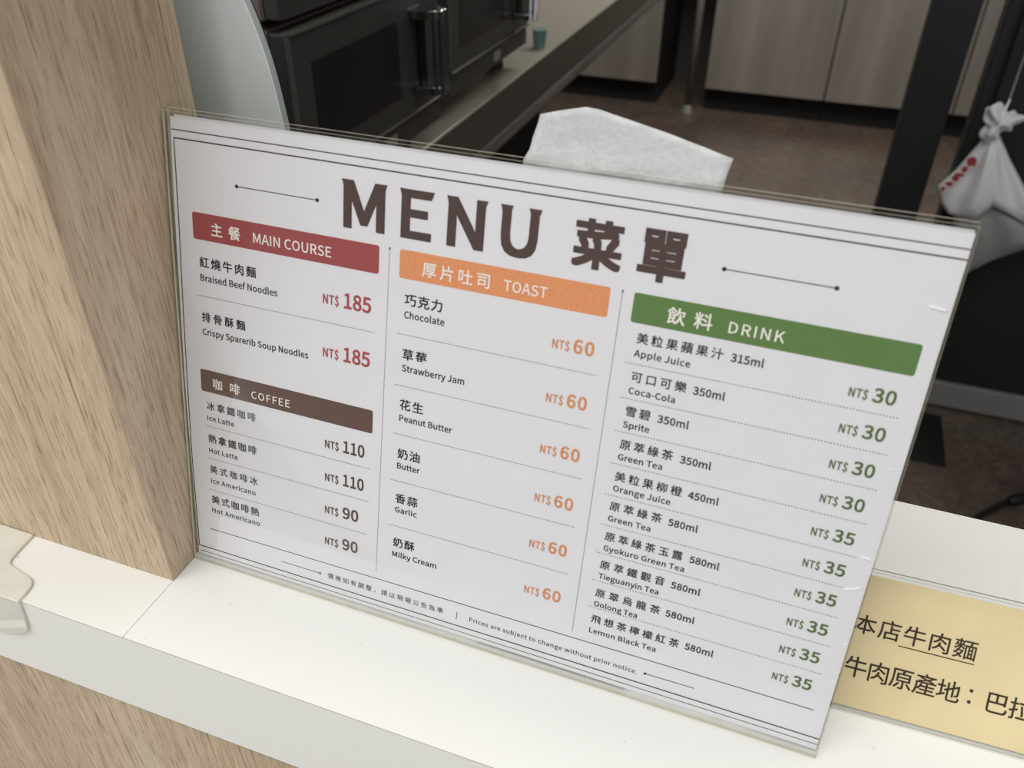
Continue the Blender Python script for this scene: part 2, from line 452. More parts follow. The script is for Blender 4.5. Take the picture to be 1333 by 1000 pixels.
# ------------------------------------------------------------------ lettering
# outlines of the latin letters and digits: advance, then splines of (left handle, point, right handle); capital height 257
GLYPHS = {
 ' ': (78, []),
 '$': (194, [[87,-30,87,-43,95,-43,103,-43,110,-43,110,-30,110,-17,110,-4,147,2,171,27,171,64,171,148,61,133,61,190,61,213,77,228,101,228,122,228,134,220,148,206,154,212,160,218,166,224,151,239,135,251,110,254,110,267,110,280,110,293,103,293,95,293,87,293,87,280,87,266,87,253,53,248,30,223,30,188,30,112,140,126,140,62,140,38,125,22,96,22,72,22,52,34,35,48,30,41,25,33,20,26,37,11,62,-2,87,-4,87,-17]]),
 '-': (121, [[16,94,16,86,46,86,76,86,106,86,106,94,106,102,106,110,76,110,46,110,16,110,16,102]]),
 '.': (97, [[36,-5,49,-5,61,-5,72,5,72,20,72,34,61,44,49,44,36,44,26,34,26,20,26,5]]),
 '0': (194, [[48,-5,97,-5,146,-5,177,40,177,129,177,218,146,261,97,261,48,261,18,218,18,129,18,40],[126,21,97,21,68,21,48,54,48,129,48,204,68,236,97,236,126,236,146,204,146,129,146,54]]),
 '1': (194, [[31,9,31,0,78,0,125,0,172,0,172,9,172,18,172,27,154,27,137,27,120,27,120,103,120,180,120,257,112,257,104,257,96,257,82,249,65,243,42,238,42,232,42,225,42,218,58,218,73,218,88,218,88,154,88,90,88,27,69,27,50,27,31,27,31,18]]),
 '2': (194, [[15,6,15,0,69,0,123,0,177,0,177,9,177,18,177,28,153,28,129,28,106,28,93,28,77,26,64,25,124,82,165,134,165,186,165,231,136,261,90,261,57,261,35,246,14,224,20,218,26,212,33,206,47,223,65,235,86,235,118,235,133,214,133,185,133,140,96,89,15,19,15,13]]),
 '3': (194, [[52,-5,92,-5,138,-5,175,23,175,69,175,104,151,126,120,134,120,134,120,135,120,136,148,145,166,166,166,197,166,238,134,261,91,261,62,261,39,248,20,231,25,224,31,217,37,210,51,225,69,235,90,235,117,235,133,219,133,195,133,167,116,146,62,146,62,137,62,129,62,121,122,121,142,101,142,70,142,40,121,22,90,22,61,22,42,36,27,51,21,45,16,38,10,31,27,12]]),
 '4': (194, [[119,24,119,0,129,0,139,0,149,0,149,24,149,47,149,71,161,71,172,71,183,71,183,79,183,88,183,96,172,96,161,96,149,96,149,150,149,203,149,257,137,257,126,257,114,257,78,202,43,147,7,92,7,85,7,78,7,71,44,71,82,71,119,71,119,47],[119,123,119,96,93,96,67,96,40,96,60,125,79,155,99,184,106,196,113,209,119,222,120,222,120,222,121,222,120,209,119,188,119,175,119,149]]),
 '5': (194, [[51,-5,92,-5,135,-5,176,27,176,83,176,140,141,165,98,165,83,165,71,161,60,155,62,180,64,205,67,229,99,229,131,229,163,229,163,238,163,248,163,257,122,257,80,257,39,257,36,217,33,177,30,137,36,133,42,130,47,126,62,136,73,141,90,141,122,141,143,119,143,83,143,45,119,22,89,22,59,22,40,36,26,50,20,43,15,36,9,29,27,12]]),
 '6': (194, [[56,-5,105,-5,145,-5,179,29,179,79,179,133,151,159,108,159,88,159,65,148,50,129,51,208,80,235,116,235,131,235,147,227,157,215,163,222,169,228,175,235,160,250,141,261,114,261,65,261,20,223,20,123,20,38],[54,50,50,103,67,127,87,136,103,136,134,136,149,113,149,79,149,44,130,21,105,21,73,21]]),
 '7': (194, [[74,97,69,0,80,0,92,0,103,0,107,100,118,160,178,237,178,244,178,250,178,257,124,257,71,257,17,257,17,248,17,238,17,229,59,229,100,229,142,229,91,159]]),
 '8': (194, [[50,-5,98,-5,146,-5,178,25,178,62,178,97,158,116,135,129,135,130,135,130,135,131,150,143,169,166,169,193,169,232,143,261,99,261,59,261,28,234,28,195,28,168,44,149,63,136,63,136,63,135,63,135,40,122,16,98,16,64,16,24],[133,155,116,139,85,151,57,165,57,195,57,220,75,237,98,237,126,237,142,217,142,191,142,172],[128,19,98,19,68,19,44,39,44,67,44,91,59,111,80,125,116,110,148,97,148,63,148,37]]),
 '9': (194, [[54,-5,82,-5,130,-5,175,35,175,139,175,221,138,261,89,261,49,261,15,228,15,178,15,125,43,97,86,97,107,97,130,110,145,129,143,49,114,22,81,22,64,22,49,29,38,42,32,35,26,28,20,22,35,7],[141,208,145,155,128,131,109,121,91,121,61,121,46,144,46,178,46,213,64,236,89,236,122,236]]),
 'A': (213, [[30,86,1,0,12,0,23,0,34,0,42,26,51,52,59,78,90,78,121,78,153,78,161,52,169,26,177,0,189,0,200,0,211,0,182,86,153,171,124,257,112,257,100,257,88,257,59,171],[93,104,67,104,71,117,75,130,79,144,89,173,97,200,105,230,106,230,106,230,106,230,115,201,123,173,132,144,136,130,141,117,145,104,119,104]]),
 'B': (230, [[35,86,35,0,63,0,90,0,117,0,174,0,214,25,214,75,214,110,193,131,162,137,162,137,162,138,162,138,186,146,200,168,200,194,200,239,163,257,111,257,86,257,61,257,35,257,35,171],[80,148,68,148,68,176,68,203,68,231,81,231,94,231,107,231,147,231,168,220,168,190,168,164,150,148,106,148,93,148],[83,26,68,26,68,58,68,90,68,123,83,123,97,123,112,123,158,123,182,108,182,76,182,42,157,26,112,26,97,26]]),
 'C': (223, [[68,-5,132,-5,165,-5,190,9,211,32,205,39,199,46,193,53,176,35,158,24,133,24,84,24,54,64,54,129,54,193,86,233,134,233,157,233,173,223,187,209,193,216,199,223,204,230,190,246,165,261,134,261,69,261,20,211,20,128,20,45]]),
 'D': (241, [[35,86,35,0,57,0,79,0,101,0,178,0,220,48,220,129,220,211,178,257,99,257,78,257,57,257,35,257,35,171],[77,27,68,27,68,95,68,162,68,230,77,230,87,230,97,230,157,230,187,194,187,129,187,64,157,27,97,27,87,27]]),
 'E': (206, [[35,86,35,0,86,0,136,0,187,0,187,9,187,18,187,28,147,28,107,28,68,28,68,59,68,90,68,121,100,121,132,121,165,121,165,130,165,140,165,149,132,149,100,149,68,149,68,176,68,202,68,229,106,229,145,229,183,229,183,238,183,248,183,257,134,257,85,257,35,257,35,171]]),
 'F': (193, [[35,86,35,0,46,0,57,0,68,0,68,38,68,77,68,115,100,115,133,115,166,115,166,124,166,133,166,143,133,143,100,143,68,143,68,171,68,200,68,229,106,229,145,229,183,229,183,238,183,248,183,257,134,257,85,257,35,257,35,171]]),
 'G': (241, [[69,-5,136,-5,171,-5,199,8,215,25,215,61,215,97,215,133,187,133,159,133,131,133,131,124,131,115,131,106,149,106,167,106,186,106,186,84,186,61,186,39,175,29,158,24,139,24,84,24,54,64,54,129,54,193,87,233,139,233,165,233,181,222,194,209,200,216,206,223,212,230,197,245,174,261,138,261,70,261,20,211,20,128,20,45]]),
 'H': (255, [[35,86,35,0,46,0,57,0,68,0,68,40,68,81,68,121,107,121,147,121,187,121,187,81,187,40,187,0,198,0,209,0,220,0,220,86,220,171,220,257,209,257,198,257,187,257,187,221,187,185,187,149,147,149,107,149,68,149,68,185,68,221,68,257,57,257,46,257,35,257,35,171]]),
 'I': (103, [[35,86,35,0,46,0,57,0,68,0,68,86,68,171,68,257,57,257,46,257,35,257,35,171]]),
 'J': (187, [[50,-5,83,-5,133,-5,154,31,154,75,154,136,154,196,154,257,143,257,132,257,121,257,121,197,121,138,121,78,121,40,107,24,80,24,61,24,47,32,35,53,28,47,20,42,12,36,27,9]]),
 'K': (226, [[35,86,35,0,46,0,57,0,68,0,68,27,68,54,68,81,82,99,97,116,112,134,137,89,163,45,189,0,201,0,213,0,225,0,194,53,163,106,132,159,159,192,186,224,213,257,200,257,188,257,176,257,140,214,104,171,68,128,68,128,68,128,68,128,68,171,68,214,68,257,57,257,46,257,35,257,35,171]]),
 'L': (190, [[35,86,35,0,84,0,132,0,180,0,180,9,180,18,180,28,143,28,105,28,68,28,68,104,68,180,68,257,57,257,46,257,35,257,35,171]]),
 'M': (284, [[35,86,35,0,45,0,55,0,64,0,64,47,64,95,64,142,64,164,62,195,60,218,61,218,61,218,62,218,69,198,75,179,82,159,99,115,115,70,131,26,138,26,145,26,153,26,169,70,185,115,201,159,208,179,215,198,222,218,222,218,223,218,223,218,221,195,219,164,219,142,219,95,219,47,219,0,229,0,239,0,249,0,249,86,249,171,249,257,236,257,223,257,210,257,194,211,177,165,161,119,155,102,150,84,143,66,143,66,142,66,142,66,136,84,130,102,123,119,107,165,91,211,74,257,61,257,48,257,35,257,35,171]]),
 'N': (253, [[35,86,35,0,46,0,56,0,66,0,66,45,66,90,66,135,66,162,63,189,62,215,62,215,63,215,63,215,73,197,82,180,91,162,122,108,153,54,185,0,196,0,207,0,218,0,218,86,218,171,218,257,208,257,197,257,187,257,187,212,187,168,187,123,187,97,189,68,192,42,191,42,190,42,190,42,181,60,171,77,162,95,131,149,100,203,68,257,57,257,46,257,35,257,35,171]]),
 'O': (260, [[65,-5,130,-5,194,-5,239,47,239,129,239,211,194,261,130,261,65,261,20,211,20,129,20,47],[176,24,130,24,84,24,54,65,54,129,54,193,84,233,130,233,176,233,206,193,206,129,206,65]]),
 'P': (222, [[35,86,35,0,46,0,57,0,68,0,68,34,68,68,68,102,82,102,96,102,110,102,166,102,204,127,204,181,204,237,166,257,109,257,84,257,60,257,35,257,35,171],[80,129,68,129,68,162,68,196,68,230,80,230,92,230,104,230,150,230,172,219,172,181,172,145,151,129,106,129,93,129]]),
 'R': (222, [[82,135,68,135,68,167,68,199,68,230,82,230,96,230,111,230,151,230,173,218,173,185,173,151,151,135,111,135,96,135],[155,36,176,0,188,0,200,0,213,0,191,37,169,75,147,112,182,121,205,145,205,185,205,238,168,257,116,257,89,257,62,257,35,257,35,171,35,86,35,0,46,0,57,0,68,0,68,36,68,73,68,109,83,109,98,109,114,109,135,73]]),
 'S': (209, [[70,-5,106,-5,160,-5,194,28,194,68,194,106,171,124,141,137,129,142,116,147,104,153,84,161,62,171,62,196,62,218,81,233,110,233,133,233,152,224,168,209,174,216,179,223,185,230,167,248,140,261,110,261,63,261,29,233,29,193,29,156,57,138,81,127,93,122,105,117,118,111,142,100,161,92,161,65,161,41,141,24,107,24,80,24,54,36,36,56,30,48,23,41,17,33,39,10]]),
 'T': (210, [[89,76,89,0,99,0,110,0,121,0,121,76,121,153,121,229,147,229,173,229,199,229,199,238,199,248,199,257,136,257,74,257,11,257,11,248,11,238,11,229,37,229,63,229,89,229,89,153]]),
 'U': (252, [[74,-5,126,-5,179,-5,218,23,218,106,218,156,218,206,218,257,208,257,198,257,187,257,187,206,187,156,187,105,187,43,160,24,126,24,93,24,67,43,67,105,67,156,67,206,67,257,56,257,45,257,34,257,34,206,34,156,34,106,34,23]]),
 'a': (197, [[44,-5,76,-5,99,-5,121,8,139,23,139,23,140,23,140,23,141,15,142,8,143,0,152,0,160,0,169,0,169,39,169,78,169,117,169,164,150,195,103,195,72,195,46,181,29,170,33,163,37,155,41,148,56,158,76,168,98,168,129,168,137,145,137,120,56,111,21,91,21,49,21,15],[103,21,85,21,66,21,51,30,51,51,51,76,73,92,137,99,137,81,137,64,137,46,119,30]]),
 'b': (216, [[98,-5,116,-5,159,-5,199,33,199,98,199,157,172,195,123,195,102,195,81,183,63,168,63,180,64,191,64,202,64,228,64,253,64,279,54,279,43,279,32,279,32,186,32,93,32,0,41,0,49,0,58,0,59,7,60,13,61,20,61,20,62,20,62,20,78,5],[142,22,111,22,98,22,81,27,64,42,64,75,64,109,64,142,82,159,99,168,115,168,151,168,165,140,165,98,165,51]]),
 'c': (179, [[57,-5,107,-5,130,-5,152,5,169,19,164,26,159,34,155,41,143,30,127,22,110,22,75,22,51,51,51,95,51,139,76,168,111,168,126,168,138,161,149,152,154,159,160,166,165,173,152,185,134,195,110,195,61,195,18,158,18,95,18,32]]),
 'd': (217, [[49,-5,97,-5,120,-5,140,8,155,22,155,22,155,22,156,22,157,15,158,7,159,0,167,0,176,0,185,0,185,93,185,186,185,279,174,279,163,279,153,279,153,254,153,230,153,206,153,195,154,184,154,173,138,187,123,195,101,195,57,195,19,157,19,95,19,32],[121,22,104,22,71,22,51,49,51,95,51,139,76,168,106,168,122,168,137,162,153,148,153,115,153,82,153,48,137,31]]),
 'e': (194, [[58,-5,109,-5,135,-5,155,4,172,15,168,22,164,29,160,36,146,27,131,21,113,21,77,21,52,47,50,88,92,88,135,88,178,88,179,92,179,99,179,106,179,160,152,195,103,195,60,195,18,157,18,95,18,32],[83,110,49,110,53,148,77,169,104,169,134,169,151,149,151,110,117,110]]),
 'f': (114, [[12,172,12,164,20,164,29,164,37,164,37,109,37,55,37,0,48,0,59,0,69,0,69,55,69,109,69,164,83,164,96,164,110,164,110,173,110,181,110,190,96,190,83,190,69,190,69,200,69,210,69,220,69,245,78,258,96,258,103,258,111,256,118,252,120,261,122,269,125,277,116,281,105,283,93,283,55,283,37,259,37,221,37,210,37,200,37,190,29,190,20,189,12,188,12,180]]),
 'g': (197, [[50,-88,96,-88,155,-88,193,-57,193,-22,193,10,170,23,126,23,114,23,101,23,89,23,63,23,56,32,56,44,56,55,61,61,68,67,76,63,87,60,96,60,135,60,166,86,166,126,166,143,159,157,150,166,163,166,176,166,189,166,189,174,189,182,189,190,167,190,145,190,123,190,116,193,107,195,96,195,58,195,25,169,25,127,25,104,37,86,50,76,50,76,50,75,50,75,40,68,29,55,29,39,29,24,36,14,46,8,46,7,46,7,46,6,28,-5,18,-20,18,-37,18,-69],[118,82,96,82,74,82,56,99,56,127,56,155,74,172,96,172,119,172,137,155,137,127,137,99],[138,-65,101,-65,66,-65,46,-53,46,-32,46,-21,51,-10,65,0,74,-2,83,-3,90,-3,101,-3,112,-3,123,-3,148,-3,161,-9,161,-27,161,-47]]),
 'h': (213, [[32,93,32,0,43,0,54,0,64,0,64,46,64,92,64,138,83,157,97,167,116,167,141,167,152,152,152,116,152,77,152,39,152,0,163,0,174,0,184,0,184,40,184,80,184,120,184,169,166,195,126,195,100,195,81,181,63,163,63,176,64,189,64,202,64,228,64,253,64,279,54,279,43,279,32,279,32,186]]),
 'i': (96, [[32,63,32,0,43,0,54,0,64,0,64,63,64,127,64,190,54,190,43,190,32,190,32,127],[36,229,48,229,61,229,70,238,70,251,70,263,61,271,48,271,36,271,27,263,27,251,27,238]]),
 'j': (96, [[1,-85,12,-85,50,-85,64,-61,64,-22,64,49,64,120,64,190,54,190,43,190,33,190,33,120,33,49,33,-22,33,-45,28,-59,9,-59,2,-59,-4,-57,-9,-56,-11,-64,-13,-72,-15,-80,-9,-83],[36,229,48,229,61,229,70,238,70,251,70,263,61,271,48,271,36,271,27,263,27,251,27,238]]),
 'k': (193, [[32,93,32,0,43,0,53,0,64,0,64,17,64,33,64,50,76,64,88,78,99,92,118,61,137,31,155,0,167,0,178,0,190,0,166,38,142,76,118,113,139,139,160,165,181,190,169,190,158,190,146,190,119,157,92,123,65,90,65,90,64,90,64,90,64,153,64,216,64,279,53,279,43,279,32,279,32,186]]),
 'l': (99, [[42,-5,66,-5,75,-5,80,-3,84,-2,83,6,81,15,80,23,76,22,75,22,73,22,68,22,64,26,64,36,64,117,64,198,64,279,54,279,43,279,32,279,32,198,32,118,32,38,32,11]]),
 'm': (324, [[32,63,32,0,43,0,54,0,64,0,64,46,64,92,64,138,82,158,98,167,112,167,136,167,147,152,147,116,147,77,147,39,147,0,158,0,169,0,179,0,179,46,179,92,179,138,197,158,213,167,227,167,251,167,263,152,263,116,263,77,263,39,263,0,273,0,284,0,294,0,294,40,294,80,294,120,294,169,276,195,237,195,214,195,194,180,174,159,166,181,151,195,121,195,99,195,79,181,62,162,62,162,62,162,62,162,61,172,60,181,58,190,50,190,41,190,32,190,32,127]]),
 'n': (214, [[32,63,32,0,43,0,54,0,64,0,64,46,64,92,64,138,83,157,97,167,116,167,141,167,152,152,152,116,152,77,152,39,152,0,163,0,174,0,184,0,184,40,184,80,184,120,184,169,166,195,126,195,100,195,80,181,62,162,62,162,62,162,62,162,61,172,60,181,58,190,50,190,41,190,32,190,32,127]]),
 'o': (212, [[60,-5,106,-5,153,-5,194,32,194,95,194,158,153,195,106,195,60,195,18,158,18,95,18,32],[139,22,106,22,73,22,51,51,51,95,51,139,73,168,106,168,139,168,161,139,161,95,161,51]]),
 'p': (217, [[32,10,32,-80,43,-80,54,-80,64,-80,64,-59,64,-37,64,-16,64,-5,64,6,63,18,81,3,99,-5,116,-5,159,-5,199,33,199,98,199,157,172,195,123,195,101,195,79,182,62,168,62,168,62,168,62,168,61,175,60,183,58,190,50,190,41,190,32,190,32,100],[142,22,111,22,98,22,81,27,64,42,64,75,64,109,64,142,83,159,99,168,115,168,151,168,165,140,165,98,165,51]]),
 'r': (136, [[32,63,32,0,43,0,54,0,64,0,64,41,64,81,64,122,77,154,96,166,112,166,120,166,124,165,131,163,133,172,135,182,137,191,131,194,125,195,116,195,95,195,76,180,62,155,62,155,62,155,62,155,61,167,60,179,58,190,50,190,41,190,32,190,32,127]]),
 's': (164, [[55,-5,82,-5,127,-5,151,21,151,52,151,88,121,99,93,110,72,118,52,125,52,143,52,158,63,170,88,170,104,170,118,163,131,153,136,160,141,167,146,173,132,185,111,195,87,195,46,195,22,171,22,141,22,109,50,96,77,86,98,78,120,69,120,50,120,34,108,20,83,20,60,20,43,29,27,43,21,36,16,29,11,22,29,7]]),
 't': (132, [[51,-5,92,-5,104,-5,116,-1,127,2,125,11,123,19,121,27,114,24,106,21,99,21,77,21,70,35,70,58,70,93,70,129,70,164,87,164,104,164,121,164,121,173,121,181,121,190,104,190,87,190,70,190,70,208,70,226,70,244,61,244,52,244,43,244,42,226,41,208,40,190,30,190,19,189,9,188,9,180,9,172,9,164,19,164,28,164,38,164,38,129,38,94,38,59,38,21]]),
 'u': (213, [[48,-5,88,-5,114,-5,133,9,151,30,151,30,151,30,152,30,152,20,153,10,154,0,163,0,172,0,181,0,181,63,181,127,181,190,170,190,159,190,149,190,149,145,149,100,149,55,131,33,117,23,97,23,72,23,62,38,62,74,62,112,62,151,62,190,51,190,40,190,29,190,29,150,29,110,29,70,29,21]]),
 'w': (281, [[45,63,62,0,75,0,87,0,99,0,108,34,117,68,126,102,131,120,135,138,139,157,140,157,141,157,141,157,146,138,149,120,154,103,163,68,172,34,181,0,194,0,207,0,220,0,237,63,255,127,272,190,261,190,251,190,241,190,232,153,222,117,213,80,209,62,206,45,202,27,201,27,201,27,200,27,195,45,191,62,187,80,177,117,167,153,157,190,146,190,136,190,126,190,116,153,106,117,96,80,91,62,87,45,83,27,83,27,82,27,82,27,78,45,74,62,70,80,61,117,51,153,42,190,31,190,20,190,9,190,27,127]]),
 'y': (182, [[27,-82,35,-82,73,-82,93,-53,106,-16,130,53,154,121,178,190,167,190,157,190,147,190,135,155,124,120,112,85,107,68,102,48,97,31,96,31,96,31,95,31,89,49,82,68,76,85,63,120,51,155,38,190,27,190,16,190,5,190,30,127,55,63,81,0,79,-5,78,-10,77,-15,69,-38,55,-56,34,-56,29,-56,23,-54,19,-53,17,-61,15,-70,13,-78,19,-81]]),
}

_cache = {}


def layer_count(offset):
    return 1 if not offset else 9 if offset > 0.02 else 5


def glyph(ch, offset=0.0, res=3):
    """a character; offset thickens its strokes by laying shifted copies of the outline over it"""
    vs, fs, adv, bb = glyph_plain(ch, 0.0, res)
    if not offset:
        return vs, fs, adv, bb
    n = len(vs)
    nd = layer_count(offset) - 1
    allv, allf = list(vs), list(fs)
    for k in range(nd):
        dx, dy = [(offset * a, offset * b) for a, b in ((-1, -1), (1, -1), (1, 1), (-1, 1), (1, 0), (-1, 0), (0, 1), (0, -1))][k]
        allv += [(x + dx, y + dy) for x, y in vs]
        allf += [tuple(i + n * (k + 1) for i in f) for f in fs]
    o = offset
    return allv, allf, adv, (bb[0] - o, bb[1] + o, bb[2] - o, bb[3] + o)


def glyph_plain(ch, offset=0.0, res=3):
    """flat mesh of one character (verts, faces), in em-like units with the ink box"""
    key = (ch, offset, res)
    if key in _cache:
        return _cache[key]
    if ch in GLYPHS:
        adv, sps = GLYPHS[ch]
        cu = bpy.data.curves.new('g', 'CURVE')
        cu.dimensions = '2D'
        cu.fill_mode = 'BOTH'
        for s in sps:
            sp = cu.splines.new('BEZIER')
            n = len(s) // 6
            sp.bezier_points.add(n - 1)
            sp.use_cyclic_u = True
            for i, bp in enumerate(sp.bezier_points):
                q = s[i * 6:i * 6 + 6]
                bp.handle_left_type = bp.handle_right_type = 'FREE'
                bp.co = (q[2] / 257, q[3] / 257, 0)
                bp.handle_left = (q[0] / 257, q[1] / 257, 0)
                bp.handle_right = (q[4] / 257, q[5] / 257, 0)
        adv = adv / 257
    else:
        cu = bpy.data.curves.new('g', 'FONT')
        cu.body = ch
        cu.fill_mode = 'BOTH'
        adv = 1.0
    cu.resolution_u = res
    o = bpy.data.objects.new('g', cu)
    COL.objects.link(o)
    dg = bpy.context.evaluated_depsgraph_get()
    ev = o.evaluated_get(dg)
    me = ev.to_mesh()
    vs = [(v.co.x, v.co.y) for v in me.vertices]
    fs = [tuple(p.vertices) for p in me.polygons]
    ev.to_mesh_clear()
    bpy.data.objects.remove(o)
    bpy.data.curves.remove(cu)
    xs = [v[0] for v in vs] or [0]
    ys = [v[1] for v in vs] or [0]
    _cache[key] = (vs, fs, adv, (min(xs), max(xs), min(ys), max(ys)))
    return _cache[key]


class Sheet(MB):
    """flat print on a sheet: u right, v up, d = how far in front of the paper (mm)"""

    def flat(self, pts, faces, d, layers=1):
        n = len(pts) // layers
        self.add([(p[0], -d - 0.012 * (i // n), p[1]) for i, p in enumerate(pts)], faces)
        return self

    def rect(self, u0, v0, u1, v1, d=0.08):
        return self.flat([(u0, v0), (u1, v0), (u1, v1), (u0, v1)], [(0, 1, 2, 3)], d)

    def fit(self, ch, u0, u1, v0, v1, offset=0.0, d=0.08, res=4):
        vs, fs, adv, (a, b, c, e) = glyph(ch, offset, res)
        return self.flat([(u0 + (x - a) / (b - a) * (u1 - u0), v0 + (y - c) / (e - c) * (v1 - v0)) for x, y in vs], fs, d, layer_count(offset))

    def cjk(self, body, u0, u1, vb, h, offset=0.016, d=0.08, wk=1.0):
        """characters spread evenly from u0 to u1; vb = bottom of the ink, h = its height"""
        em = h / 0.92
        w = h * wk
        n = len(body)
        pitch = (u1 - u0 - w) / (n - 1) if n > 1 else 0
        for i, ch in enumerate(body):
            if ch == ' ':
                continue
            vs, fs, adv, bb = glyph(ch, offset, 2)
            cx = u0 + w / 2 + i * pitch
            self.flat([(cx + (x - 0.5) * em * wk, vb + (y + 0.09) * em) for x, y in vs], fs, d, layer_count(offset))
        return self

    def latin(self, body, u0, u1, vb, cap, offset=0.0, d=0.08, wide=1.05, res=2):
        """letters from u0 to u1 (ink edges), baseline vb, capital height cap; the rest is tracking"""
        gl = [glyph(c, offset, res) for c in body]
        nat = sum(g[2] for g in gl) - gl[0][3][0] - (gl[-1][2] - gl[-1][3][1])
        tgt = (u1 - u0) / cap
        while nat * wide > tgt * 1.0 and wide > 0.8:
            wide -= 0.02
        tr = (tgt - nat * wide) / max(1, len(body) - 1)
        x = -gl[0][3][0] * wide
        for g in gl:
            self.flat([(u0 + (x + vx * wide) * cap, vb + vy * cap) for vx, vy in g[0]], g[1], d, layer_count(offset))
            x += g[2] * wide + tr
        return self

    def line(self, pts, w, d=0.08):
        for (a, b), (c, e) in zip(pts, pts[1:]):
            L = math.hypot(c - a, e - b)
            nx, ny = -(e - b) / L * w / 2, (c - a) / L * w / 2
            self.flat([(a - nx, b - ny), (c - nx, e - ny), (c + nx, e + ny), (a + nx, b + ny)], [(0, 1, 2, 3)], d)
        return self

    def disc(self, u, v, r, d=0.08, n=14):
        return self.flat([(u + r * math.cos(2 * math.pi * k / n), v + r * math.sin(2 * math.pi * k / n)) for k in range(n)], [tuple(range(n))], d)

    def dotted(self, a, b, pitch=1.05, s=0.42, t=0.40, d=0.08):
        L = math.hypot(b[0] - a[0], b[1] - a[1])
        n = int(L / pitch)
        hor = abs(b[0] - a[0]) > abs(b[1] - a[1])
        for i in range(n + 1):
            u = a[0] + (b[0] - a[0]) * i / n
            v = a[1] + (b[1] - a[1]) * i / n
            w, h = (s, t) if hor else (t, s)
            self.rect(u - w / 2, v - h / 2, u + w / 2, v + h / 2, d)
        return self

    def rrect(self, u0, v0, u1, v1, r, d=0.04, n=5):
        pts = []
        for cx, cy, a0 in ((u1 - r, v0 + r, -90), (u1 - r, v1 - r, 0), (u0 + r, v1 - r, 90), (u0 + r, v0 + r, 180)):
            for k in range(n + 1):
                a = R(a0 + 90 * k / n)
                pts.append((cx + r * math.cos(a), cy + r * math.sin(a)))
        return self.flat(pts, [tuple(range(len(pts)))], d)


# ------------------------------------------------------------------ the setting: kitchen shell
def struct(name, mb, mat, label=None, **kw):
    o = mb.build(name, mat, **kw)
    tag(o, kind='structure', label=label)
    return o


struct('floor', MB().box(-1400, 10, -1050, 2400, 4860, -1000), 'vinyl', 'dark brown marbled vinyl kitchen floor', origin=(0, 0, -1000))
struct('floor', MB().box(-3000, -3200, -1050, 3400, 9.9, -1000), 'hall_floor', 'pale tiled hall floor on the customers side', origin=(0, -1500, -1000))
struct('wall_back', MB().box(-1400, 4760, -1000, 2400, 4860, 1450), 'wall', 'kitchen wall behind the steel cupboards', origin=(0, 4760, -1000))
struct('wall_left', MB().box(-1400, 420, -1000, -1300, 4760, 1450), 'wall', 'kitchen wall behind the ovens', origin=(-1300, 420, -1000))
struct('wall_right', MB().box(2300, 420, -1000, 2400, 4760, 1450), 'wall', 'kitchen wall at the right', origin=(2300, 420, -1000))
struct('ceiling', MB().box(-1400, 300, 1450, 2400, 4860, 1500), 'wall', 'ceiling over the kitchen', origin=(0, 300, 1450))

# ------------------------------------------------------------------ counter with its oak front
ct = tag(empty('serving_counter', (0, 0, -1000)), 'white laminate serving counter with an oak front, carrying the signs', 'counter')
ORI = (0, 0, -1000)
MB().box(-1250, 0.0, -0.35, -0.16, 219.25, 0).box(-1250, 1.2, -18, -0.16, 219.25, -0.36).build('worktop_panel', ['laminate'], ct, ORI)
MB().box(0.16, 0.0, -0.35, 1500, 219.25, 0).box(0.16, 1.2, -18, 1500, 219.25, -0.36).build('worktop_panel', ['laminate'], ct, ORI)
MB().box(-1250, 0, -58.93, 1500, 0.75, -0.85).build('front_fascia', ['laminate'], ct, ORI)
MB().box(-1250, 0.12, -0.84, 1500, 1.1, -0.37).build('joint_line', ['joint'], ct, ORI)
MB().box(-1250, 1.15, -58.7, 1500, 219, -18.05).build('counter_core', ['joint'], ct, ORI)
MB().box(-1250, 2.5, -1000, 1500, 20, -58.95).build('oak_front_panel', ['oak'], ct, ORI)
MB().box(-1250, 199, -1000, 1500, 217, -58.95).build('rear_panel', ['black'], ct, ORI)

# oak pillar standing on the counter
pl = tag(empty('oak_pillar', (-200, 78, 0)), 'broad oak-grain laminate pillar rising from the counter, left of the menu', 'pillar')
ORI = (-200, 78, 0)
MB().box(-620, 35.41, 0.05, -0.5, 50, 1500).build('front_board', ['oak'], pl, ORI)
MB().box(-18, 36.2, 0.05, 0, 120.0, 1500).build('side_board', ['oak_shaded'], pl, ORI)
MB().box(-620, 50, 0.05, -18, 120.0, 1500).build('pillar_core', ['joint'], pl, ORI)
MB().box(-0.5, 35.41, 0.05, -0.0, 36.2, 1500).build('edge_band', ['oak_band'], pl, ORI)
MB().box(-18, 120.0, 0.05, 0, 120.9, 1500).build('edge_band', ['oak_band'], pl, ORI)

# frosted corner guard folded over the front edge of the counter
gd = MB()


def rounded(pts, r=4.0, n=4, keep=()):
    out = []
    L = len(pts)
    for i, p in enumerate(pts):
        a, b, c = Vector(pts[i - 1]), Vector(p), Vector(pts[(i + 1) % L])
        if i in keep:
            out.append(tuple(b))
            continue
        u, w = (a - b), (c - b)
        rr = min(r, u.length * 0.45, w.length * 0.45)
        p0, p1 = b + u.normalized() * rr, b + w.normalized() * rr
        for k in range(n + 1):
            t = k / n
            out.append(tuple(p0 * (1 - t) ** 2 + b * 2 * t * (1 - t) + p1 * t * t))
    return out


